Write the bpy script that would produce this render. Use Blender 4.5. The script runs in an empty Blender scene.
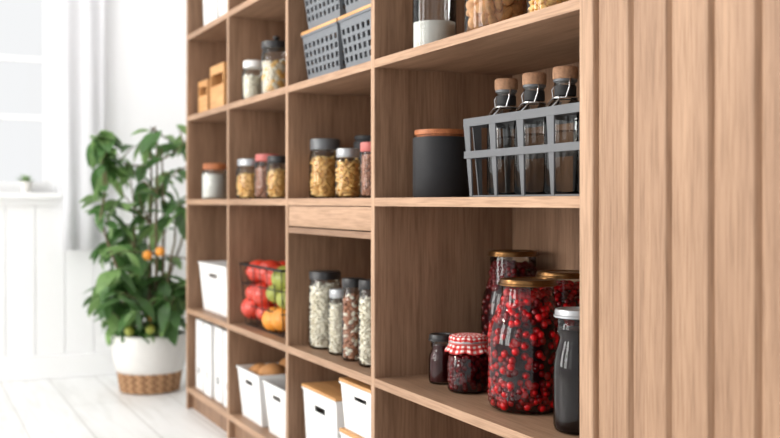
import bpy, math, random
from mathutils import Vector, Matrix, Euler
random.seed(7)
R=random.random
def U(a,b): return a+(b-a)*random.random()
scene=bpy.context.scene
col=scene.collection
EYE=.75; D=.931

# ---------------------------------------------------------------- materials
def lin(c):
    return tuple(((v/255)/12.92 if v/255<=.04045 else (((v/255)+.055)/1.055)**2.4) for v in c)+(1,)
def mat(name,rgb,rough=.5,metal=0,spec=.5,noise=0,nscale=40,bump=0,trans=0,coat=0,sss=0):
    m=bpy.data.materials.new(name); m.use_nodes=True
    nt=m.node_tree; b=nt.nodes['Principled BSDF']
    b.inputs['Roughness'].default_value=rough; b.inputs['Metallic'].default_value=metal
    b.inputs['Specular IOR Level'].default_value=spec
    b.inputs['Coat Weight'].default_value=coat
    c=lin(rgb); b.inputs['Base Color'].default_value=c
    tc=nt.nodes.new('ShaderNodeTexCoord')
    n=nt.nodes.new('ShaderNodeTexNoise'); n.inputs['Scale'].default_value=nscale; n.inputs['Detail'].default_value=4
    nt.links.new(tc.outputs['Object'],n.inputs['Vector'])
    cr=nt.nodes.new('ShaderNodeValToRGB')
    k=noise
    cr.color_ramp.elements[0].position=.3; cr.color_ramp.elements[1].position=.7
    cr.color_ramp.elements[0].color=(c[0]*(1-k),c[1]*(1-k),c[2]*(1-k),1)
    cr.color_ramp.elements[1].color=(min(1,c[0]*(1+k)),min(1,c[1]*(1+k)),min(1,c[2]*(1+k)),1)
    nt.links.new(n.outputs['Fac'],cr.inputs['Fac']); nt.links.new(cr.outputs['Color'],b.inputs['Base Color'])
    if bump:
        bp=nt.nodes.new('ShaderNodeBump'); bp.inputs['Strength'].default_value=bump; bp.inputs['Distance'].default_value=.002
        nt.links.new(n.outputs['Fac'],bp.inputs['Height']); nt.links.new(bp.outputs['Normal'],b.inputs['Normal'])
    return m
def wood(name,c1,c2,axis,rough=.5,sc=1.0):
    m=bpy.data.materials.new(name); m.use_nodes=True
    nt=m.node_tree; b=nt.nodes['Principled BSDF']; L=nt.links
    b.inputs['Roughness'].default_value=rough; b.inputs['Specular IOR Level'].default_value=.3
    tc=nt.nodes.new('ShaderNodeTexCoord')
    def nz(s_long,s_cross,detail,dist):
        mp=nt.nodes.new('ShaderNodeMapping')
        s=[s_cross*sc]*3; s[axis]=s_long*sc
        mp.inputs['Scale'].default_value=s
        L.new(tc.outputs['Object'],mp.inputs['Vector'])
        n=nt.nodes.new('ShaderNodeTexNoise'); n.inputs['Scale'].default_value=1
        n.inputs['Detail'].default_value=detail; n.inputs['Distortion'].default_value=dist
        n.inputs['Roughness'].default_value=.62
        L.new(mp.outputs['Vector'],n.inputs['Vector']); return n
    a=nz(1.6,24,5,.7); f=nz(9,260,3,0); big=nz(1.2,5,2,.3)
    cr=nt.nodes.new('ShaderNodeValToRGB')
    cr.color_ramp.elements[0].position=.32; cr.color_ramp.elements[1].position=.68
    cr.color_ramp.elements[0].color=lin(c1); cr.color_ramp.elements[1].color=lin(c2)
    mx=nt.nodes.new('ShaderNodeMix'); mx.data_type='FLOAT'; mx.inputs[0].default_value=.35
    L.new(a.outputs['Fac'],mx.inputs[2]); L.new(big.outputs['Fac'],mx.inputs[3])
    L.new(mx.outputs[0],cr.inputs['Fac'])
    cr2=nt.nodes.new('ShaderNodeValToRGB')
    cr2.color_ramp.elements[0].position=.36; cr2.color_ramp.elements[1].position=.55
    cr2.color_ramp.elements[0].color=(.66,.62,.58,1); cr2.color_ramp.elements[1].color=(1,1,1,1)
    L.new(f.outputs['Fac'],cr2.inputs['Fac'])
    mm=nt.nodes.new('ShaderNodeMix'); mm.data_type='RGBA'; mm.blend_type='MULTIPLY'; mm.inputs[0].default_value=.8
    L.new(cr.outputs['Color'],mm.inputs[6]); L.new(cr2.outputs['Color'],mm.inputs[7])
    L.new(mm.outputs[2],b.inputs['Base Color'])
    bp=nt.nodes.new('ShaderNodeBump'); bp.inputs['Strength'].default_value=.12; bp.inputs['Distance'].default_value=.001
    L.new(f.outputs['Fac'],bp.inputs['Height']); L.new(bp.outputs['Normal'],b.inputs['Normal'])
    return m
def glass(name,tint=(.95,.97,.97),ior=1.45,rough=.02,dens=0,dcol=(0,0,0)):
    m=bpy.data.materials.new(name); m.use_nodes=True
    nt=m.node_tree; nt.nodes.remove(nt.nodes['Principled BSDF']); out=nt.nodes['Material Output']; L=nt.links
    t=nt.nodes.new('ShaderNodeBsdfTransparent'); t.inputs[0].default_value=(*tint,1)
    g=nt.nodes.new('ShaderNodeBsdfGlossy'); g.inputs['Roughness'].default_value=rough
    fr=nt.nodes.new('ShaderNodeFresnel'); fr.inputs['IOR'].default_value=ior
    mx=nt.nodes.new('ShaderNodeMixShader')
    L.new(fr.outputs[0],mx.inputs[0]); L.new(t.outputs[0],mx.inputs[1]); L.new(g.outputs[0],mx.inputs[2])
    L.new(mx.outputs[0],out.inputs['Surface'])
    return m
WC1,WC2=(120,91,70),(167,133,107)
WV=wood('wood_vertical_grain',WC1,WC2,2)
WH=wood('wood_horizontal_grain',(128,98,76),(173,139,112),0)
WE=wood('wood_edge_band',(155,122,96),(191,156,128),0)
WEV=wood('wood_edge_band_vertical',(163,130,104),(194,160,132),2)
WP=wood('wood_panel',(143,111,87),(177,143,115),2)
OAK=wood('light_oak',(196,140,84),(226,176,120),0)
OAK2=wood('lid_wood',(150,84,48),(196,126,80),0,sc=2)
CORK=mat('cork_cap',(164,124,94),.75,noise=.25,nscale=160,bump=.3)
DK=mat('charcoal_ceramic',(38,38,40),.6,spec=.25,noise=.06)
METAL=mat('grey_powder_coat',(96,98,101),.45,metal=.1,noise=.04)
BLK=mat('black_lid',(34,33,34),.35)
GREYLID=mat('grey_lid',(96,98,100),.4,metal=.3)
WHITE=mat('white_plastic',(236,235,233),.45,noise=.02)
CREAM=mat('white_ceramic',(226,224,220),.3,noise=.02)
GREYB=mat('grey_plastic',(106,110,115),.5,noise=.03)
PAPER=mat('black_label',(28,28,30),.7)
WIRE=mat('steel_wire',(205,205,205),.25,metal=1)
BWIRE=mat('black_wire',(30,30,32),.4,metal=.5)
GOLD=mat('gold_lid',(116,84,50),.28,metal=.9,noise=.1)
PINK=mat('pink_lid',(186,98,92),.45)
SILV=mat('zinc_lid',(170,172,174),.35,metal=.6)
BERRY=mat('red_berry',(182,10,18),.2,spec=.35,noise=.5,nscale=60)
BERRYD=mat('dark_berry',(96,4,11),.2,spec=.3,noise=.4,nscale=60)
JAM=mat('dark_syrup',(38,2,6),.3,spec=.1)
JAMK=mat('black_jam',(26,13,14),.3,spec=.1)
JAMR=mat('dark_red_jam',(62,12,14),.3,spec=.1)
PASTA=mat('pasta',(246,200,122),.5,noise=.12,nscale=90)
PASTAW=mat('pale_pasta',(244,236,218),.55,noise=.08,nscale=90)
NUT=mat('nuts',(178,124,94),.55,noise=.35,nscale=120)
COOK=mat('cookies',(214,164,112),.65,noise=.2,nscale=120,bump=.3)
FLOUR=mat('flour',(232,229,222),.9,noise=.03)
TOM=mat('tomato',(206,62,42),.28,noise=.2,nscale=18,coat=.2)
ORN=mat('orange_fruit',(230,150,54),.4,noise=.12,nscale=20,bump=.1)
GRN=mat('green_fruit',(146,152,62),.35,noise=.2,nscale=20)
STEM=mat('green_stem',(70,96,40),.6)
BREAD=mat('bread_crust',(188,134,82),.7,noise=.25,nscale=25,bump=.3)
LEAF=mat('leaf',(84,122,68),.4,noise=.3,nscale=14)
LEAF2=mat('leaf_light',(132,166,102),.4,noise=.25,nscale=14)
BARK=mat('bark',(112,98,74),.8,noise=.3)
SOIL=mat('soil',(70,54,42),.95,noise=.4,nscale=80,bump=.6)
JUTE=mat('jute_weave',(186,146,108),.85,noise=.3,nscale=160,bump=.6)
JUTE2=mat('jute_weave_dark',(150,112,80),.85,noise=.3,nscale=160,bump=.6)
WALL=mat('wall_paint',(240,240,241),.75,noise=.01,nscale=3)
TRIM=mat('trim_paint',(245,245,245),.45)
CURT=mat('curtain_fabric',(241,241,243),.85,noise=.01)
CLR=glass('clear_glass',ior=1.45)
BOTG=glass('bottle_glass',tint=(.86,.88,.88),ior=1.75)
LIQ=glass('pale_liquid',tint=(.88,.86,.84),ior=1.1)
WGL=glass('window_glass',tint=(.98,.98,.98),ior=1.2)
for m in (LEAF,LEAF2,CURT):
    nt=m.node_tree; b=nt.nodes['Principled BSDF']; out=nt.nodes['Material Output']
    tr=nt.nodes.new('ShaderNodeBsdfTranslucent'); mx=nt.nodes.new('ShaderNodeMixShader'); mx.inputs[0].default_value=.35
    src=b.inputs['Base Color'].links[0].from_socket
    nt.links.new(src,tr.inputs[0]); nt.links.new(b.outputs[0],mx.inputs[1]); nt.links.new(tr.outputs[0],mx.inputs[2]); nt.links.new(mx.outputs[0],out.inputs['Surface'])

def gingham():
    m=bpy.data.materials.new('red_gingham_cloth'); m.use_nodes=True
    nt=m.node_tree; b=nt.nodes['Principled BSDF']; b.inputs['Roughness'].default_value=.85; L=nt.links
    uv=nt.nodes.new('ShaderNodeUVMap'); sp=nt.nodes.new('ShaderNodeSeparateXYZ'); L.new(uv.outputs[0],sp.inputs[0])
    def stripe(o):
        f=nt.nodes.new('ShaderNodeMath'); f.operation='FRACT'; L.new(o,f.inputs[0])
        g=nt.nodes.new('ShaderNodeMath'); g.operation='GREATER_THAN'; g.inputs[1].default_value=.5; L.new(f.outputs[0],g.inputs[0]); return g
    s1=stripe(sp.outputs[0]); s2=stripe(sp.outputs[1])
    ad=nt.nodes.new('ShaderNodeMath'); ad.operation='ADD'; L.new(s1.outputs[0],ad.inputs[0]); L.new(s2.outputs[0],ad.inputs[1])
    dv=nt.nodes.new('ShaderNodeMath'); dv.operation='DIVIDE'; dv.inputs[1].default_value=2; L.new(ad.outputs[0],dv.inputs[0])
    cr=nt.nodes.new('ShaderNodeValToRGB'); cr.color_ramp.interpolation='CONSTANT'
    e=cr.color_ramp.elements; e[0].color=lin((238,228,222)); e[0].position=0; e[1].position=.75; e[1].color=lin((176,14,20))
    k=e.new(.25); k.color=lin((206,84,78))
    L.new(dv.outputs[0],cr.inputs[0]); L.new(cr.outputs[0],b.inputs['Base Color'])
    return m
GING=gingham()

# ---------------------------------------------------------------- mesh builder
class MB:
    def __init__(s): s.v=[];s.f=[];s.m=[];s.mats=[];s.M=Matrix.Identity(4);s.uv={}
    def mi(s,m):
        if m not in s.mats: s.mats.append(m)
        return s.mats.index(m)
    def add(s,vs,fs,m):
        o=len(s.v); s.v+= [s.M@Vector(p) for p in vs]; k=s.mi(m)
        for f in fs: s.f.append([i+o for i in f]); s.m.append(k)
        return o
    def box(s,x0,x1,y0,y1,z0,z1,m):
        vs=[(x0,y0,z0),(x1,y0,z0),(x1,y1,z0),(x0,y1,z0),(x0,y0,z1),(x1,y0,z1),(x1,y1,z1),(x0,y1,z1)]
        s.add(vs,[(0,3,2,1),(4,5,6,7),(0,1,5,4),(1,2,6,5),(2,3,7,6),(3,0,4,7)],m)
    def lathe(s,prof,m,n=40,wob=None,uvs=None):
        vs=[];fs=[]
        for (r,z) in prof:
            for i in range(n):
                a=2*math.pi*i/n; rr=r; zz=z
                if wob: rr,zz=wob(r,z,a)
                vs.append((rr*math.cos(a),rr*math.sin(a),zz))
        for j in range(len(prof)-1):
            for i in range(n):
                fs.append((j*n+i,j*n+(i+1)%n,(j+1)*n+(i+1)%n,(j+1)*n+i))
        f0=len(s.f); s.add(vs,fs,m)
        if uvs:
            k=0
            for j in range(len(prof)-1):
                for i in range(n):
                    u0=uvs[0]*i/n;u1=uvs[0]*(i+1)/n;v0=uvs[1][j];v1=uvs[1][j+1]
                    s.uv[f0+k]=[(u0,v0),(u1,v0),(u1,v1),(u0,v1)];k+=1
    def ell(s,c,r,m,n=8,k=6,rot=None):
        vs=[(0,0,-1)]
        for j in range(1,k):
            t=math.pi*j/k
            for i in range(n):
                a=2*math.pi*i/n; vs.append((math.sin(t)*math.cos(a),math.sin(t)*math.sin(a),-math.cos(t)))
        vs.append((0,0,1)); fs=[]
        for i in range(n): fs.append((0,1+(i+1)%n,1+i))
        for j in range(k-2):
            for i in range(n):
                a=1+j*n+i;b=1+j*n+(i+1)%n; fs.append((a,b,b+n,a+n))
        l=len(vs)-1;o=1+(k-2)*n
        for i in range(n): fs.append((o+i,o+(i+1)%n,l))
        if not hasattr(r,'__len__'): r=(r,r,r)
        out=[]
        for p in vs:
            q=Vector((p[0]*r[0],p[1]*r[1],p[2]*r[2]))
            if rot: q=rot@q
            out.append(q+Vector(c))
        s.add(out,fs,m)
    def tube(s,pts,r,m,n=8,closed=False):
        pts=[Vector(p) for p in pts]; N=len(pts); vs=[];fs=[]
        rr=r if hasattr(r,'__len__') else [r]*N
        for i,p in enumerate(pts):
            if closed: t=(pts[(i+1)%N]-pts[i-1])
            else: t=pts[min(i+1,N-1)]-pts[max(i-1,0)]
            t.normalize(); up=Vector((0,0,1)) if abs(t.z)<.9 else Vector((1,0,0))
            a=t.cross(up).normalized(); b=t.cross(a).normalized()
            for k in range(n):
                g=2*math.pi*k/n; vs.append(p+a*math.cos(g)*rr[i]+b*math.sin(g)*rr[i])
        for i in range(N if closed else N-1):
            for k in range(n):
                i2=(i+1)%N
                fs.append((i*n+k,i2*n+k,i2*n+(k+1)%n,i*n+(k+1)%n))
        if not closed:
            fs.append(tuple(range(n))); fs.append(tuple((N-1)*n+k for k in reversed(range(n))))
        s.add(vs,fs,m)
    def finish(s,name,parent=None,loc=(0,0,0),rot=(0,0,0),smooth=True,bevel=0,sharp=38):
        me=bpy.data.meshes.new(name); me.from_pydata([tuple(v) for v in s.v],[],s.f)
        for m in s.mats: me.materials.append(m)
        me.polygons.foreach_set('material_index',s.m)
        if s.uv:
            ul=me.uv_layers.new(name='UVMap')
            for fi,c in s.uv.items():
                for li,q in zip(me.polygons[fi].loop_indices,c): ul.data[li].uv=q
        me.update()
        import bmesh
        bm=bmesh.new(); bm.from_mesh(me)
        bmesh.ops.recalc_face_normals(bm,faces=bm.faces)
        for f in bm.faces: f.smooth=smooth
        if smooth:
            for e in bm.edges:
                if len(e.link_faces)==2:
                    if e.calc_face_angle(0)>math.radians(sharp): e.smooth=False
        bm.to_mesh(me); bm.free()
        o=bpy.data.objects.new(name,me); col.objects.link(o)
        o.location=loc; o.rotation_euler=rot
        if parent: o.parent=parent
        if bevel:
            b=o.modifiers.new('bevel','BEVEL'); b.width=bevel; b.segments=2; b.limit_method='ANGLE'
        return o
def empty(name,loc=(0,0,0),rot=(0,0,0)):
    e=bpy.data.objects.new(name,None); e.empty_display_size=.05; col.objects.link(e)
    e.location=loc; e.rotation_euler=rot; return e

# ---------------------------------------------------------------- shelving unit
T=.018; DEP=.35
DIV=[1.314,2.104,2.674,3.241,3.775]      # distance along the run (X = -s)
ZS=[.07,.356,.75,1.052,1.345,1.65,1.95]
unit=empty('shelving_unit')
def part(name,x0,x1,y0,y1,z0,z1,m,bev=.0012):
    b=MB(); b.box(x0,x1,y0,y1,z0,z1,m); return b.finish(name,unit,smooth=False,bevel=bev)
for i,s in enumerate(DIV):
    if i==0: continue
    part('divider_%d'%i,-s-T/2,-s+T/2,0.0012,DEP,.0,1.96,WV)
    part('divider_edge_%d'%i,-s-T/2,-s+T/2,-.001,.0012,.0,1.96,WEV,0)
for j,z in enumerate(ZS):
    for i in range(4):
        a,b_=DIV[i],DIV[i+1]
        part('shelf_%d_%d'%(j,i),-b_+T/2,-a-T/2,.0012,DEP,z-T/2,z+T/2,WH)
        part('shelf_edge_%d_%d'%(j,i),-b_+T/2,-a-T/2,-.0005,.0012,z-T/2,z+T/2,WE,0)
part('back_panel',-3.784,-1.33,DEP,DEP+.008,.0,1.96,WV,0)
part('plinth',-3.766,-1.327,.02,.035,0,.061,WV,0)
part('drawer_shelf',-2.665,-2.113,0,DEP,.668,.683,WH)
part('drawer_front',-2.662,-2.116,.0,.018,.686,.739,WE,.0015)
part('stile',-1.323,-1.288,-.005,DEP,0,1.96,WEV,.003)
b=MB()
prof=[]
x=-1.287; pitch=.0815
g=.008; dp=.010
for k in range(13):
    prof+= [(x,dp),(x+g*.45,dp*.5),(x+g*.8,dp*.12),(x+g,.0005),(x+g*1.3,0),(x+pitch-g*1.3,0),(x+pitch-g,.0005),(x+pitch-g*.8,dp*.12),(x+pitch-g*.45,dp*.5)]
    x+=pitch
prof.append((x,dp))
vs=[];fs=[]
for (px,py) in prof: vs+=[(px,py,0),(px,py,1.96)]
for i in range(len(prof)-1): fs.append((2*i,2*i+2,2*i+3,2*i+1))
n0=len(vs); vs+=[(prof[-1][0],.03,0),(prof[-1][0],.03,1.96),(prof[0][0],.03,0),(prof[0][0],.03,1.96)]
L_=len(prof)-1
fs+=[(2*L_,n0,n0+1,2*L_+1),(n0,n0+2,n0+3,n0+1),(n0+2,0,1,n0+3)]
b.add(vs,fs,WP); b.finish('fluted_panel',unit,smooth=False)
part('panel_carcass',-1.286,-.24,.032,DEP,0,1.96,WV,0)

# ---------------------------------------------------------------- containers
def scatter(mb,rf,z0,z1,size,m,shape='ball',m2=None,p2=0,dens=1.0,top=True):
    n=int(dens*2*math.pi*rf((z0+z1)/2)*(z1-z0)/(size*size*3.3))
    def one(c,s):
        mm=m2 if (m2 and R()<p2) else m
        rot=Euler((U(0,6),U(0,6),U(0,6))).to_matrix()
        if shape=='ball': mb.ell(c,s*U(.88,1.08),mm,10,7)
        elif shape=='pasta': mb.ell(c,(s*.6,s*.6,s*1.5),mm,6,4,rot)
        elif shape=='nut': mb.ell(c,(s*.8,s*.75,s*1.15),mm,7,5,rot)
        elif shape=='cookie': mb.ell(c,(s*1.1,s*1.1,s*.55),mm,14,7,rot)
    for i in range(n):
        z=z0+size+(z1-z0-size)*(i+.5)/n; a=i*2.399963+U(-.15,.15); r=max(.001,rf(z)-size*U(1.05,1.5))
        one((r*math.cos(a),r*math.sin(a),z+U(-.3,.3)*size),size)
    if top:
        rt=rf(z1)-size; nt_=int(rt*rt/(size*size)*1.0)
        for i in range(nt_):
            r=rt*math.sqrt((i+.5)/nt_); a=i*2.399963
            one((r*math.cos(a),r*math.sin(a),z1+U(-.3,.6)*size),size)
def core(mb,rf,z0,z1,inset,m,n=32):
    pr=[(0,z0)]
    for k in range(15):
        z=z0+(z1-z0)*k/14; pr.append((max(.001,rf(z)-inset),z))
    pr.append((0,z1)); mb.lathe(pr,m,n)
def jar(name,s,y,z,r,h,lid=BLK,lidh=.022,lidr=.92,content=None,fill=.8,size=.006,shape='ball',m2=None,p2=0,knob=False,tilt=None,clamp=False,gl=None,solid=False):
    e=empty(name,(-s,y,z+.0005)); 
    if tilt: e.rotation_euler=tilt
    hb=h-lidh; rn=r*lidr*.93
    pr=[(0,.001),(r*.82,.001),(r*.95,.004),(r,.012),(r,hb*.80),(r*.985,hb*.86),(r*.94,hb*.92),(rn,hb*.97),(rn,hb+.004)]
    b=MB(); b.lathe(pr,gl or CLR,40); b.finish('glass',e,sharp=60)
    rl=r*lidr
    b=MB(); b.lathe([(0,hb),(rl*.96,hb),(rl,hb+.002),(rl,h-.004),(rl*.97,h-.001),(rl*.9,h),(0,h)],lid,40)
    if knob:
        b.lathe([(0,h),(.006,h),(.006,h+.006),(.011,h+.011),(.011,h+.015),(.006,h+.019),(0,h+.02)],lid,20)
    b.finish('lid',e)
    if content:
        def rf(zz):
            t=zz/hb
            if t<.80: return r*.985
            return r*(.985-(t-.80)*.6)
        zf=hb*fill; b=MB()
        if solid: core(b,rf,.004,zf,.0015,content)
        else:
            core(b,rf,.006,zf-size*.5,size*1.7,content,20)
            scatter(b,rf,.003,zf,size,content,shape,m2,p2)
        b.finish('contents',e,sharp=80)
    return e
SM=.759; SL=.365; SU=1.061; SB=.079; SUU=1.354
def canister(name,s,y,z,r,h,body,lid):
    e=empty(name,(-s,y,z+.0005))
    b=MB(); b.lathe([(0,0),(r*.95,0),(r,.004),(r,h-.004),(r*.985,h-.001),(r*.95,h),(0,h)],body,56); b.finish('body',e)
    b=MB(); b.lathe([(0,h+.0005),(r*.86,h+.0005),(r*.86,h+.004),(r*.84,h+.004),(r*.84,h+.004),(r*.93,h+.005),(r*.94,h+.013),(r*.92,h+.015),(0,h+.015)],lid,56); b.finish('lid',e)
canister('storage_canister',1.974,.10,SM,.06,.127,DK,OAK2)
# bottle crate
crate=empty('bottle_crate',(-1.6075,.13,SM+.001))
hx,hy=.2075,.064; H=.153
b=MB()
def ring(zc,hh,th,sx,sy):
    b.box(-sx,sx,-sy,-sy+th,zc-hh/2,zc+hh/2,METAL); b.box(-sx,sx,sy-th,sy,zc-hh/2,zc+hh/2,METAL)
    b.box(-sx,-sx+th,-sy+th,sy-th,zc-hh/2,zc+hh/2,METAL); b.box(sx-th,sx,-sy+th,sy-th,zc-hh/2,zc+hh/2,METAL)
ring(H-.008,.016,.004,hx,hy); ring(.082,.014,.0035,hx-.001,hy-.001)
b.box(-hx+.01,hx-.01,-hy+.008,hy-.008,.0,.003,METAL)
def strut(p,q,w0,w1,ax):
    p=Vector(p);q=Vector(q); a=Vector((1,0,0)) if ax==0 else Vector((0,1,0)); t=Vector((0,1,0)) if ax==0 else Vector((1,0,0)); th=.0018
    vs=[]
    for c,w in ((p,w0),(q,w1)):
        for sg in (-1,1):
            for tg in (-1,1): vs.append(c+a*sg*w/2+t*tg*th)
    b.add(vs,[(0,1,3,2),(4,6,7,5),(0,4,5,1),(2,3,7,6),(0,2,6,4),(1,5,7,3)],METAL)
for sg in (-1,1):
    for k in range(5):
        x=-hx+.012+k*(2*hx-.024)/4
        strut((x,sg*(hy-.002),H-.01),(x*.97,sg*(hy-.009),0),.024,.009,0)
    for yy in (-.035,0.035):
        strut((sg*(hx-.002),yy,H-.01),(sg*(hx-.011),yy*.9,0),.02,.008,1)
for k in (1,2,3):
    x=-hx+.012+k*(2*hx-.024)/4
    b.box(x-.0015,x+.0015,-hy+.004,hy-.004,H-.014,H-.004,METAL)
b.finish('frame',crate,smooth=False,bevel=.0006)
def bottle(s,y):
    e=empty('glass_bottle',(-s,y,SM+.0045)); r=.0375
    b=MB(); b.lathe([(0,.001),(r*.85,.001),(r,.006),(r,.134),(r*.98,.143),(r*.84,.155),(r*.62,.165),(.0175,.173),(.0175,.195),(.019,.197),(.019,.202),(.0165,.203)],BOTG,36); b.finish('glass',e,sharp=60)
    b=MB(); b.lathe([(0,.004),(r-.004,.004),(r-.003,.01),(r-.003,.112),(0,.112)],LIQ,32); b.finish('contents',e,sharp=60)
    b=MB(); b.lathe([(0,.2035),(.0215,.2035),(.0225,.206),(.0225,.222),(.0205,.225),(0,.225)],CORK,28)
    b.lathe([(0,.199),(.0212,.199),(.0212,.2034),(0,.2034)],METAL,28)
    b.finish('cap',e)
    b=MB(); b.lathe([(.0190,.174),(.0195,.175),(.0193,.190),(.0190,.192)],PAPER,28)
    b.tube([(.0225*math.cos(a),.0225*math.sin(a),.170) for a in [i*math.pi/10 for i in range(20)]],.0014,WIRE,6,True)
    b.tube([(-.012,-.019,.170),(-.012,-.031,.157),(0,-.038,.146),(.012,-.031,.157),(.012,-.019,.170)],.0015,WIRE,6)
    b.tube([(-.0215,-.004,.203),(-.027,-.010,.187),(-.02,-.012,.170)],.0014,WIRE,6)
    b.tube([(.0215,-.004,.203),(.027,-.010,.187),(.02,-.012,.170)],.0014,WIRE,6)
    b.finish('neck_label',e,sharp=60)
for s in (1.758,1.658,1.557,1.457): bottle(s,.13)

def berry_jar(name,s,y,r,h,rn,lid,berries=True,jam=JAM,bm_=BERRY,bands=None,lidh=.016,ball=.0082):
    e=empty(name,(-s,y,SL+.0005)); hb=h-lidh
    pts=[(0,.0),(.80,.0),(.93,.02),(.985,.06),(1,.14),(1,.52),(.985,.6),(.93,.68),(.83,.76),(.72,.82)]
    pr=[(r*a,hb*c) for a,c in pts]+[(rn*1.04,hb*.88),(rn,hb*.91),(rn,hb*.99),(rn,hb+.004)]
    b=MB(); b.lathe(pr,CLR,56); b.finish('glass',e,sharp=70)
    def rf(z):
        for (r0,z0),(r1,z1) in zip(pr[1:],pr[2:]):
            if z0<=z<=z1 and z1>z0: return r0+(r1-r0)*(z-z0)/(z1-z0)-.0015
        return rn
    b=MB(); core(b,rf,.005,hb*.9,.0028 if berries else .0018,jam,56)
    if berries:
        for (f0,f1,d) in (bands or [(0.02,.9,1)]):
            scatter(b,lambda z:rf(z)+ball*.5,hb*f0,hb*f1,ball,bm_,'ball',BERRYD,.35,dens=d*.95,top=False)
        scatter(b,rf,hb*.88,hb*.92,ball,bm_,'ball')
    b.finish('preserves',e,sharp=80)
    b=MB(); rl=rn+.004
    b.lathe([(0,hb),(rl,hb),(rl+.002,hb+.001),(rl+.002,hb+.004),(rl,hb+.005),(rl,h-.003),(rl*.97,h),(rl*.85,h),(rl*.83,h-.002),(0,h-.002)],lid,48)
    b.finish('lid',e)
    return e
berry_jar('berry_preserve_jar',1.672,.125,.075,.241,.049,GOLD,bands=[(.02,.26,1.8),(.26,.5,.8),(.5,.66,1.1),(.66,.9,1.9)],lidh=.012)
berry_jar('berry_preserve_jar',1.962,.27,.07,.279,.05,GOLD,bands=[(.02,.3,.9),(.3,.7,.3),(.7,.9,1.2)],bm_=BERRYD,lidh=.012)
berry_jar('berry_preserve_jar',1.772,.272,.07,.245,.05,GOLD,bands=[(.02,.9,1.4)],lidh=.012)
berry_jar('blackcurrant_jam_jar',1.468,.095,.042,.205,.035,SILV,berries=False,jam=JAMK,lidh=.014)
berry_jar('blackcurrant_jam_jar',1.98,.104,.027,.104,.022,BLK,berries=False,jam=JAMR,lidh=.014)
e=berry_jar('berry_preserve_jar',1.873,.11,.043,.112,.034,SILV,bands=[(.02,.9,1.1)],bm_=BERRYD,lidh=.012,ball=.0065)
b=MB()
def wob(r,z,a):
    k=max(0,(r-.034))/.014
    return r*(1+.05*k*math.sin(a*13)),z+.002*k*math.sin(a*7)
pr=[(.0,.1155),(.01,.1155),(.02,.1155),(.03,.115),(.0385,.112),(.040,.106),(.0385,.099),(.040,.094),(.045,.086),(.048,.081)]
b.lathe(pr,GING,78,wob,uvs=(22,[0,1,2,3,4,4.8,5.6,6.3,7.2,7.8]))
b.lathe([(.0395,.0975),(.0408,.0985),(.0408,.1),(.0395,.101)],PINK,48)
b.finish('gingham_cover',e,sharp=80)

jar('flour_jar',1.956,.075,SU,.046,.17,SILV,content=FLOUR,fill=.42,solid=True)
jar('cookie_jar',1.716,.085,SU,.062,.18,GREYLID,content=COOK,fill=.8,size=.014,shape='cookie')
jar('pasta_jar',1.526,.085,SU,.047,.18,GREYLID,content=PASTA,fill=.8,size=.008,shape='pasta')
jar('pasta_jar',2.612,.085,SM,.042,.158,GREYLID,content=PASTA,fill=.8,size=.0085,shape='pasta',lidr=.95,lidh=.03)
jar('pasta_jar',2.392,.06,SM,.0315,.122,SILV,content=PASTA,fill=.86,size=.008,shape='pasta')
jar('nut_jar',2.247,.06,SM,.027,.13,PINK,content=NUT,fill=.9,size=.006,shape='nut',lidr=1.0)
canister('storage_canister',2.55,.19,SM,.045,.150,DK,DK)
jar('rice_pasta_jar',2.584,.074,SL,.043,.203,BLK,content=PASTAW,fill=.9,size=.0075,shape='pasta',lidr=.98)
jar('rice_pasta_jar',2.462,.066,SL,.029,.165,SILV,content=PASTAW,fill=.85,size=.006,shape='pasta')
jar('nut_jar',2.355,.058,SL,.0275,.2,BLK,content=NUT,fill=.86,size=.007,shape='nut',m2=PASTAW,p2=.3,lidr=.98)
jar('rice_pasta_jar',2.252,.058,SL,.0275,.203,BLK,content=PASTAW,fill=.86,size=.006,shape='pasta',lidr=.98)
jar('candy_jar',2.985,.075,SU,.046,.165,BLK,content=PASTAW,fill=.7,size=.009,m2=PASTA,p2=.4,knob=True,lidr=.98)
jar('candy_jar',3.135,.05,SU,.034,.125,WHITE,content=PASTAW,fill=.7,size=.008)
jar('cereal_jar',3.165,.05,SM,.044,.125,SILV,content=PASTA,fill=.7,size=.008,shape='pasta')
jar('jam_jar',3.04,.065,SM,.04,.135,PINK,content=NUT,fill=.8,size=.008,shape='nut')
jar('cereal_jar',2.92,.06,SM,.037,.125,BLK,content=PASTA,fill=.75,size=.008,shape='pasta')
jar('sugar_jar',3.6,.06,SM,.05,.125,OAK2,content=FLOUR,fill=.85,solid=True)

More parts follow.
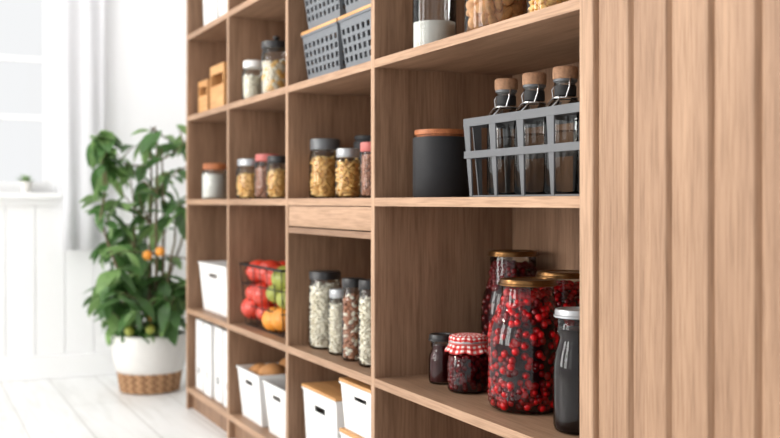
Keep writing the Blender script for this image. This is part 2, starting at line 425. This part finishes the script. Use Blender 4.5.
# ---------------------------------------------------------------- bins
def grid_panel(b,x0,x1,z0,z1,y0,y1,holes,m):
    xs=sorted(set([x0,x1]+[h[0] for h in holes]+[h[1] for h in holes])); zs=sorted(set([z0,z1]+[h[2] for h in holes]+[h[3] for h in holes]))
    for i in range(len(xs)-1):
        for j in range(len(zs)-1):
            cx=(xs[i]+xs[i+1])/2; cz=(zs[j]+zs[j+1])/2
            if any(h[0]<cx<h[1] and h[2]<cz<h[3] for h in holes): continue
            b.box(xs[i],xs[i+1],y0,y1,zs[j],zs[j+1],m)
def bin_(name,s0,s1,y0,y1,z,h,m,taper=.06,slots=None,lid=None,front=1.0,parent=None):
    w=s1-s0; d=y1-y0; t=.003
    e=parent or empty(name,(-(s0+s1)/2,(y0+y1)/2,z+.0008)); 
    b=MB(); hx=w/2;hy=d/2
    holes=[]
    if slots=='handle': holes=[(-w*.16,w*.16,h*.74,h*.83)]
    if slots=='rows':
        n=8
        for k in range(n):
            c=-hx+w*(k+.5)/n*1.0
            for r_ in range(4): holes.append((c-w*.035,c+w*.035,h*(.2+.18*r_),h*(.31+.18*r_)))
    hf=h*front
    grid_panel(b,-hx,hx,0,hf,-hy,-hy+t,[q for q in holes if q[3]<hf],m)
    grid_panel(b,-hx,hx,0,h,hy-t,hy,[],m)
    for sg in (-1,1):
        n0=len(b.v)
        grid_panel(b,-hy+t,hy-t,0,h,0,t,[(q[0]*d/w*.98,q[1]*d/w*.98,q[2],q[3]) for q in holes],m)
        for i in range(n0,len(b.v)):
            v=b.v[i]; b.v[i]=Vector((sg*(hx-v.y),v.x,v.z))
        if front<1:
            for i in range(n0,len(b.v)):
                v=b.v[i]
                if v.z>hf: b.v[i]=Vector((v.x,v.y,hf+(v.z-hf)*(v.y+hy)/d))
    b.box(-hx+t,hx-t,-hy+t,hy-t,0,t,m)
    if front>=1:
        q=.003
        b.box(-hx-q,hx+q,-hy-q,-hy+t,h,h+.005,m); b.box(-hx-q,hx+q,hy-t,hy+q,h,h+.005,m)
        b.box(-hx-q,-hx+t,-hy+t,hy-t,h,h+.005,m); b.box(hx-t,hx+q,-hy+t,hy-t,h,h+.005,m)
    for i,v in enumerate(b.v):
        k=1-taper*(1-v.z/h); b.v[i]=Vector((v.x*k,v.y*k,v.z))
    o=b.finish('body',e,smooth=False)
    if lid:
        b=MB(); b.box(-hx-.004,hx+.004,-hy-.004,hy+.004,h+.0055,h+.0135,lid); b.finish('lid',e,smooth=False,bevel=.002)
    return e
for (a,c) in ((2.39,2.635),(2.13,2.372)):
    bin_('storage_basket',a,c,.03,.3,SU,.125,GREYB,.1,'rows',OAK)
    bin_('storage_basket',a,c,.03,.3,SU+.1405,.12,GREYB,.1,'rows')
bin_('storage_box',2.395,2.63,.03,.3,SB,.175,WHITE,.06,'handle',OAK)
bin_('storage_box',2.135,2.365,.03,.3,SB,.108,WHITE,.06,'handle',OAK)
bin_('storage_box',2.135,2.365,.03,.3,SB+.1225,.108,WHITE,.06,'handle',OAK)
bb=bin_('bread_bin',2.985,3.205,.02,.3,SB,.15,WHITE,.1,'handle',front=1)
b=MB()
for (x,y,z,r) in ((-.06,-.08,.12,.045),(.035,-.07,.13,.05),(-.03,.02,.135,.055),(.05,.05,.135,.05),(-.05,.09,.13,.045),(.0,-.03,.07,.07),(0,.06,.07,.07)):
    b.ell((x,y,z+.012),(r,r*.95,r*.72),BREAD,20,12)
b.finish('bread_rolls',bb,sharp=80)
bin_('bread_bin',2.72,2.94,.02,.3,SB,.145,WHITE,.1,'handle')
bin_('storage_bin',3.37,3.72,.03,.3,SL,.165,WHITE,.1,'handle')
for k in range(4):
    s0=3.27+k*.125
    e=bin_('magazine_file',s0,s0+.095,.02+.004*(k%2),.29,SB,.255,WHITE,.0,None,front=.97)
    b=MB(); b.lathe([(.009,0),(.013,0),(.013,.002),(.009,.002),(.009,0)],SILV,20)
    b.v=[Vector((v.x,-.1345-v.z,v.y+.07)) for v in b.v]; b.finish('finger_ring',e)
for k in range(2):
    s0=3.33+k*.2
    bin_('storage_box',s0,s0+.18,.04,.3,SUU,.17,WHITE,.04,'handle')
def wood_box(s0,s1,h,d):
    e=empty('wooden_box',(-(s0+s1)/2,.03+d/2,SU+.0005)); w=(s1-s0)/2; t=.009; b=MB()
    b.box(-w,w,-d/2,-d/2+t,0,h*.55,OAK); b.box(-w,w,d/2-t,d/2,0,h,OAK)
    b.box(-w,-w+t,-d/2+t,d/2-t,0,h,OAK); b.box(w-t,w,-d/2+t,d/2-t,0,h,OAK); b.box(-w+t,w-t,-d/2+t,d/2-t,0,t,OAK)
    b.box(-w,w,-d/2,-d/2+t,h*.8,h,OAK); b.box(-w,-w+t,-d/2,-d/2+t,h*.55,h*.8,OAK); b.box(w-t,w,-d/2,-d/2+t,h*.55,h*.8,OAK)
    b.box(-w+t,w-t,-d/2+t,d/2-t,h*.5,h*.5+.006,OAK)
    b.finish('box',e,smooth=False,bevel=.0015)
wood_box(3.61,3.73,.12,.18); wood_box(3.4,3.57,.155,.2)
# wire basket with tomatoes
wb=empty('wire_vegetable_basket',(-3.01,.16,SL+.0005)); hx,hy,H=.2,.13,.19
b=MB()
for z,k in ((.002,.9),(.065,.93),(.13,.965),(H,1.0)):
    b.tube([(-hx*k,-hy*k,z),(hx*k,-hy*k,z),(hx*k,hy*k,z),(-hx*k,hy*k,z)],.0018 if z<H else .004,BWIRE,6,True)
for i in range(7):
    x=-hx+2*hx*i/6
    for sg in (-1,1): b.tube([(x*.9,sg*hy*.9,.002),(x,sg*hy,H)],.0015,BWIRE,5)
    b.tube([(x*.9,-hy*.9,.002),(x*.9,hy*.9,.002)],.0015,BWIRE,5)
for i in range(1,5):
    y=-hy+2*hy*i/5
    for sg in (-1,1): b.tube([(sg*hx*.9,y*.9,.002),(sg*hx,y,H)],.0015,BWIRE,5)
b.finish('basket',wb,sharp=80)
b=MB()
for lay,(z,k,nx,ny) in enumerate(((.043,.74,4,3),(.105,.76,4,3),(.165,.66,4,3))):
    for i in range(nx):
        for j in range(ny):
            x=hx*k*(2*i/(nx-1)-1)+U(-.014,.014)+(.02 if lay==1 else 0); y=hy*k*(2*j/(ny-1)-1)+U(-.006,.006); r=U(.034,.046)
            mm=TOM
            if x>.0 and lay<2: mm=random.choice([ORN,GRN,ORN,TOM])
            elif x>.06: mm=random.choice([GRN,TOM])
            b.ell((x,y,z+U(-.008,.012)),(r,r,r*.84),mm,18,12)
b.finish('tomatoes',wb,sharp=80)

# ---------------------------------------------------------------- room
def quadbox(name,x0,x1,y0,y1,z0,z1,m,parent=None,bev=0):
    b=MB(); b.box(x0,x1,y0,y1,z0,z1,m); return b.finish(name,parent,smooth=False,bevel=bev)
def floor_mat():
    m=bpy.data.materials.new('pale_floor_planks'); m.use_nodes=True
    nt=m.node_tree; bs=nt.nodes['Principled BSDF']; L=nt.links; bs.inputs['Roughness'].default_value=.35
    tc=nt.nodes.new('ShaderNodeTexCoord'); mp=nt.nodes.new('ShaderNodeMapping'); L.new(tc.outputs['Object'],mp.inputs['Vector'])
    br=nt.nodes.new('ShaderNodeTexBrick'); br.inputs['Scale'].default_value=1; br.inputs['Brick Width'].default_value=1.6; br.inputs['Row Height'].default_value=.19
    br.inputs['Mortar Size'].default_value=.0025; br.inputs['Color1'].default_value=lin((238,237,235)); br.inputs['Color2'].default_value=lin((246,246,245)); br.inputs['Mortar'].default_value=lin((205,203,200))
    L.new(mp.outputs[0],br.inputs['Vector'])
    mp2=nt.nodes.new('ShaderNodeMapping'); mp2.inputs['Scale'].default_value=(1.5,14,1); L.new(tc.outputs['Object'],mp2.inputs['Vector'])
    n=nt.nodes.new('ShaderNodeTexNoise'); n.inputs['Scale'].default_value=1.6; n.inputs['Detail'].default_value=8; n.inputs['Distortion'].default_value=1.0
    L.new(mp2.outputs[0],n.inputs['Vector'])
    cr=nt.nodes.new('ShaderNodeValToRGB'); cr.color_ramp.elements[0].position=.35; cr.color_ramp.elements[1].position=.55
    cr.color_ramp.elements[0].color=(.87,.865,.855,1); cr.color_ramp.elements[1].color=(1,1,1,1); L.new(n.outputs[0],cr.inputs[0])
    mm=nt.nodes.new('ShaderNodeMix'); mm.data_type='RGBA'; mm.blend_type='MULTIPLY'; mm.inputs[0].default_value=.8
    L.new(br.outputs['Color'],mm.inputs[6]); L.new(cr.outputs[0],mm.inputs[7]); L.new(mm.outputs[2],bs.inputs['Base Color'])
    return m
XF=-4.66
quadbox('floor',XF-.12,1.5,-3.6,.5,-.05,0,floor_mat())
quadbox('wall_back',XF,1.5,.362,.5,0,2.6,WALL)
wy0,wy1,wz0,wz1=-1.55,-.345,.79,2.15
b=MB()
b.box(XF-.12,XF,-3.6,wy0,0,2.6,WALL); b.box(XF-.12,XF,wy1,.362,0,2.6,WALL)
b.box(XF-.12,XF,wy0,wy1,0,wz0,WALL); b.box(XF-.12,XF,wy0,wy1,wz1,2.6,WALL)
b.finish('wall_left',smooth=False)
b=MB(); y=-3.55
while y<.3:
    b.box(XF+.001,XF+.007,y+.0015,min(y+.1185,.36),.1,.74,TRIM); y+=.12
b.box(XF+.001,XF+.02,-3.6,.36,.735,.765,TRIM)
b.finish('trim_1',smooth=False,bevel=.0015)
quadbox('baseboard_left',XF+.001,XF+.022,-3.6,.36,0,.1,TRIM,bev=.003)
w=empty('window_1',(XF,0,0)); b=MB()
f=.045
b.box(-.09,-.04,wy0,wy0+f,wz0,wz1,TRIM); b.box(-.09,-.04,wy1-f,wy1,wz0,wz1,TRIM)
b.box(-.09,-.04,wy0+f,wy1-f,wz0,wz0+f,TRIM); b.box(-.09,-.04,wy0+f,wy1-f,wz1-f,wz1,TRIM)
for yy in (-.72,-1.1): b.box(-.08,-.05,yy-.014,yy+.014,wz0+f,wz1-f,TRIM)
for zz in (1.11,1.36,1.75): b.box(-.078,-.052,wy0+f,wy1-f,zz-.012,zz+.012,TRIM)
b.box(-.04,.05,wy0-.04,wy1+.02,wz0-.025,wz0,TRIM)
b.finish('frame',w,smooth=False,bevel=.002)
b=MB(); b.box(-.067,-.063,wy0+f,wy1-f,wz0+f,wz1-f,WGL); b.finish('pane',w,smooth=False)
def curtain(name,y0,y1,x,z0,z1,amp,n):
    b=MB(); N=n*12; vs=[];fs=[]
    for j in range(9):
        z=z0+(z1-z0)*j/8
        for i in range(N+1):
            t=i/N; k=.75+.25*(1-j/8)
            vs.append((x+amp*k*math.sin(t*n*2*math.pi)+.2*amp*math.sin(t*n*5+j*.4),y0+(y1-y0)*t+.004*math.sin(j*.8+t*9),z))
    for j in range(8):
        for i in range(N):
            a=j*(N+1)+i; fs.append((a,a+1,a+N+2,a+N+1))
    b.add(vs,fs,CURT); o=b.finish(name,sharp=180)
    so=o.modifiers.new('thick','SOLIDIFY'); so.thickness=.002
curtain('curtain',-.325,-.15,XF+.05,.545,2.3,.009,2)
b=MB(); b.tube([(XF+.05,-1.9,2.31),(XF+.05,.2,2.31)],.012,WIRE,12)
for yy in (-1.8,.1): b.tube([(XF,yy,2.31),(XF+.05,yy,2.31)],.008,WIRE,10)
b.finish('curtain_rod',sharp=60)
def leafmesh(b,M,l,wd,m,droop=.3):
    old=b.M; b.M=M; vs=[];N=6
    for i in range(N+1):
        t=i/N; ww=wd*math.sin(math.pi*min(1,t*.96+.02))**.8*(1-.25*t); z=-droop*l*t*t
        vs+=[(-ww,l*t,z+ww*.3),(0,l*t,z),(ww,l*t,z+ww*.3)]
    fs=[]
    for i in range(N):
        a=i*3; fs+=[(a,a+1,a+4,a+3),(a+1,a+2,a+5,a+4)]
    b.add(vs,fs,m); b.M=old
sp=empty('potted_succulent',(XF+.02,-.47,wz0+.001)); b=MB()
b.lathe([(0,0),(.02,0),(.027,.045),(.024,.045),(.02,.03),(0,.03)],CREAM,24); b.finish('pot',sp)
b=MB()
for i in range(34):
    M=Matrix.Translation((0,0,.035))@Matrix.Rotation(U(0,6.28),4,'Z')@Matrix.Rotation(U(.5,1.3),4,'X'); leafmesh(b,M,U(.03,.05),.008,LEAF2,.2)
b.finish('leaves',sp,sharp=180)

# big plant
pl=empty('potted_orange_tree',(-4.2,-.045,0.001)); b=MB()
b.lathe([(0,.075),(.122,.075),(.134,.09),(.145,.13),(.15,.17),(.148,.215),(.144,.226),(.138,.228),(.136,.22),(.138,.18),(0,.17)],CREAM,56)
b.finish('pot',pl,sharp=60)
b=MB()
NB=36
for k in range(6):
    z=.009+k*.0128; rr=.112+.002*k
    for i in range(NB):
        a=2*math.pi*(i+.5*(k%2))/NB
        b.ell((rr*math.cos(a),rr*math.sin(a),z),(.0125,.0065,.0078),JUTE if (i+k)%2 else JUTE2,8,6,Matrix.Rotation(a+math.pi/2,3,'Z'))
b.lathe([(0,0.002),(.11,0.002),(.12,.08),(0,.08)],JUTE2,40)
b.finish('woven_base',pl,sharp=80)
b=MB(); b.lathe([(0,.205),(.136,.2)],SOIL,32); b.finish('soil',pl)
bs=MB(); bl=MB()
random.seed(21)
def lim(z):
    if z<.28: return .75
    if z<.72: return 1.0
    return max(.3,1-(z-.72)/.36*.55)
XN,XP,YN,YP=-.32,.37,-.20,.27
def clampx(p):
    k=lim(p.z); return XN*k<p.x<XP*k and YN*k+.03*(1-k)<p.y<YP*k+.03 and p.z<1.05
def leaves_at(q,n=1):
    for _ in range(n):
        a=U(0,6.28); L0=U(.075,.12)
        M=Matrix.Translation(q)@Matrix.Rotation(a,4,'Z')@Matrix.Rotation(U(-1.05,.3),4,'X')@Matrix.Rotation(U(-.5,.5),4,'Y')
        tip=M@Vector((0,L0,0)); 
        if XN-.03<tip.x<XP+.04 and YN-.05<tip.y<YP+.04 and tip.z>.21: leafmesh(bl,M,L0,L0*U(.25,.31),random.choice([LEAF,LEAF,LEAF2]),U(.15,.5))
def branch(p,dirv,l,r,depth,wander=.16,pb=.5):
    pts=[p.copy()]; d=dirv.normalized(); n=7
    for i in range(n):
        d=(d+Vector((U(-wander,wander),U(-wander,wander),U(-.06,.12)))).normalized()
        q=p+d*l/n
        if not clampx(q):
            d=Vector((-d.x*.5,-d.y*.5,(abs(d.z)+.5) if q.z<1.0 else -.2)).normalized(); q=p+d*l/n
        p=q; pts.append(p.copy())
    bs.tube(pts,[r*(1-.6*i/n) for i in range(n+1)],BARK,6)
    if depth>0:
        for q in pts[2:]:
            if R()<pb:
                a=U(0,6.28); branch(q,Vector((math.cos(a),math.sin(a),U(-.1,.7))),l*U(.26,.4),r*.5,depth-1)
    if depth<=1:
        for q in pts[1:]:
            if R()<.12: continue
            leaves_at(q)
for k in range(5):
    a=2*math.pi*k/5+.4
    branch(Vector((.03*math.cos(a),.03*math.sin(a),.19)),Vector((.2*math.cos(a),.2*math.sin(a),1)),U(.55,.75),.0075,2,.16,.45)
branch(Vector((0,0,.19)),Vector((.0,-.02,1)),.82,.009,1,.06,.8)
branch(Vector((0.01,0.01,.19)),Vector((.06,.05,1)),.84,.009,1,.06,.8)
branch(Vector((0.01,0.02,.19)),Vector((.02,.10,1)),.78,.008,1,.08,.8)
for a in (-2.6,-1.9,-1.2,-.5,.3,2.4):
    branch(Vector((.03*math.cos(a),.03*math.sin(a),.2)),Vector((math.cos(a),math.sin(a),.9)),.24,.005,1,.1,.5)
bs.finish('branches',pl,sharp=80); bl.finish('leaves',pl,sharp=180)
b=MB()
for (x,y,z,m) in ((.19,.0,.56,ORN),(.17,-.045,.545,ORN),(.10,-.02,.30,ORN),(.15,-.03,.26,GRN),(.1,-.10,.25,GRN)):
    b.ell((x,y,z),.019,m,16,10)
    b.tube([(x,y,z+.017),(x-.01,y+.01,z+.05),(x-.03,y+.03,z+.08)],.002,BARK,5)
b.finish('oranges',pl,sharp=80)

# opposite wall with tall windows
b=MB(); y0,y1=-3.6,-3.48
xs=[XF,-3.9,-2.9,-2.3,-1.3,-.7,.3,1.5]
for i in range(0,len(xs)-1,2): b.box(xs[i],xs[i+1],y0,y1,0,2.6,WALL)
for i in range(1,len(xs)-1,2):
    b.box(xs[i],xs[i+1],y0,y1,0,.3,WALL); b.box(xs[i],xs[i+1],y0,y1,2.35,2.6,WALL)
b.finish('wall_front',smooth=False)
for n_,i in enumerate(range(1,len(xs)-1,2)):
    w=empty('window_%d'%(n_+2)); b=MB(); a,c=xs[i],xs[i+1]; m_=(a+c)/2
    b.box(a,a+.05,-3.56,-3.5,.3,2.35,TRIM); b.box(c-.05,c,-3.56,-3.5,.3,2.35,TRIM); b.box(m_-.025,m_+.025,-3.56,-3.5,.3,2.35,TRIM)
    for zz in (.325,1.3,2.325): b.box(a+.05,c-.05,-3.555,-3.505,zz-.025,zz+.025,TRIM)
    b.finish('frame',w,smooth=False)
    ld=bpy.data.lights.new('window_daylight','AREA'); ld.shape='RECTANGLE'; ld.size=.9; ld.size_y=1.9; ld.energy=(62,54,8)[n_]; ld.color=(1,.98,.95)
    lo=bpy.data.objects.new('window_daylight',ld); col.objects.link(lo); lo.location=(m_,-3.6,1.33); lo.rotation_euler=(math.radians(90),0,0)

# ---------------------------------------------------------------- light
wd=bpy.data.worlds.new('sky'); scene.world=wd; wd.use_nodes=True
bg=wd.node_tree.nodes['Background']; bg.inputs[0].default_value=(.98,.99,1,1); bg.inputs[1].default_value=.98
sd=bpy.data.lights.new('sun','SUN'); sd.energy=1.8; sd.angle=math.radians(12); sd.color=(1,.95,.87)
so=bpy.data.objects.new('sun',sd); col.objects.link(so)
dirv=Vector((.7,1.0,-.62)); so.rotation_euler=dirv.to_track_quat('-Z','Y').to_euler()
ad=bpy.data.lights.new('added_fill_light','AREA'); ad.shape='RECTANGLE'; ad.size=1.4; ad.size_y=1.4; ad.energy=18; ad.color=(1,.99,.97)  # added fill lamp, no real fitting; brightens the left wall, floor and plant
ao=bpy.data.objects.new('added_fill_light',ad); col.objects.link(ao); ao.location=(-3.3,-1.6,2.5)
ao.rotation_euler=(Vector((-4.6,-.3,.5))-ao.location).to_track_quat('-Z','Y').to_euler()

# ---------------------------------------------------------------- camera
cd=bpy.data.cameras.new('camera'); cam=bpy.data.objects.new('camera',cd); col.objects.link(cam)
th=math.atan(485/1050)
cam.location=(0,-D,EYE); fw=Vector((-math.cos(th),math.sin(th),0))
cam.rotation_euler=fw.to_track_quat('-Z','Y').to_euler()
cd.sensor_width=36; cd.lens=1050/780*36; cd.shift_y=-17/780; cd.clip_start=.02
cd.dof.use_dof=True; cd.dof.focus_distance=1.85; cd.dof.aperture_fstop=3.6
scene.camera=cam
scene.view_settings.view_transform='Standard'
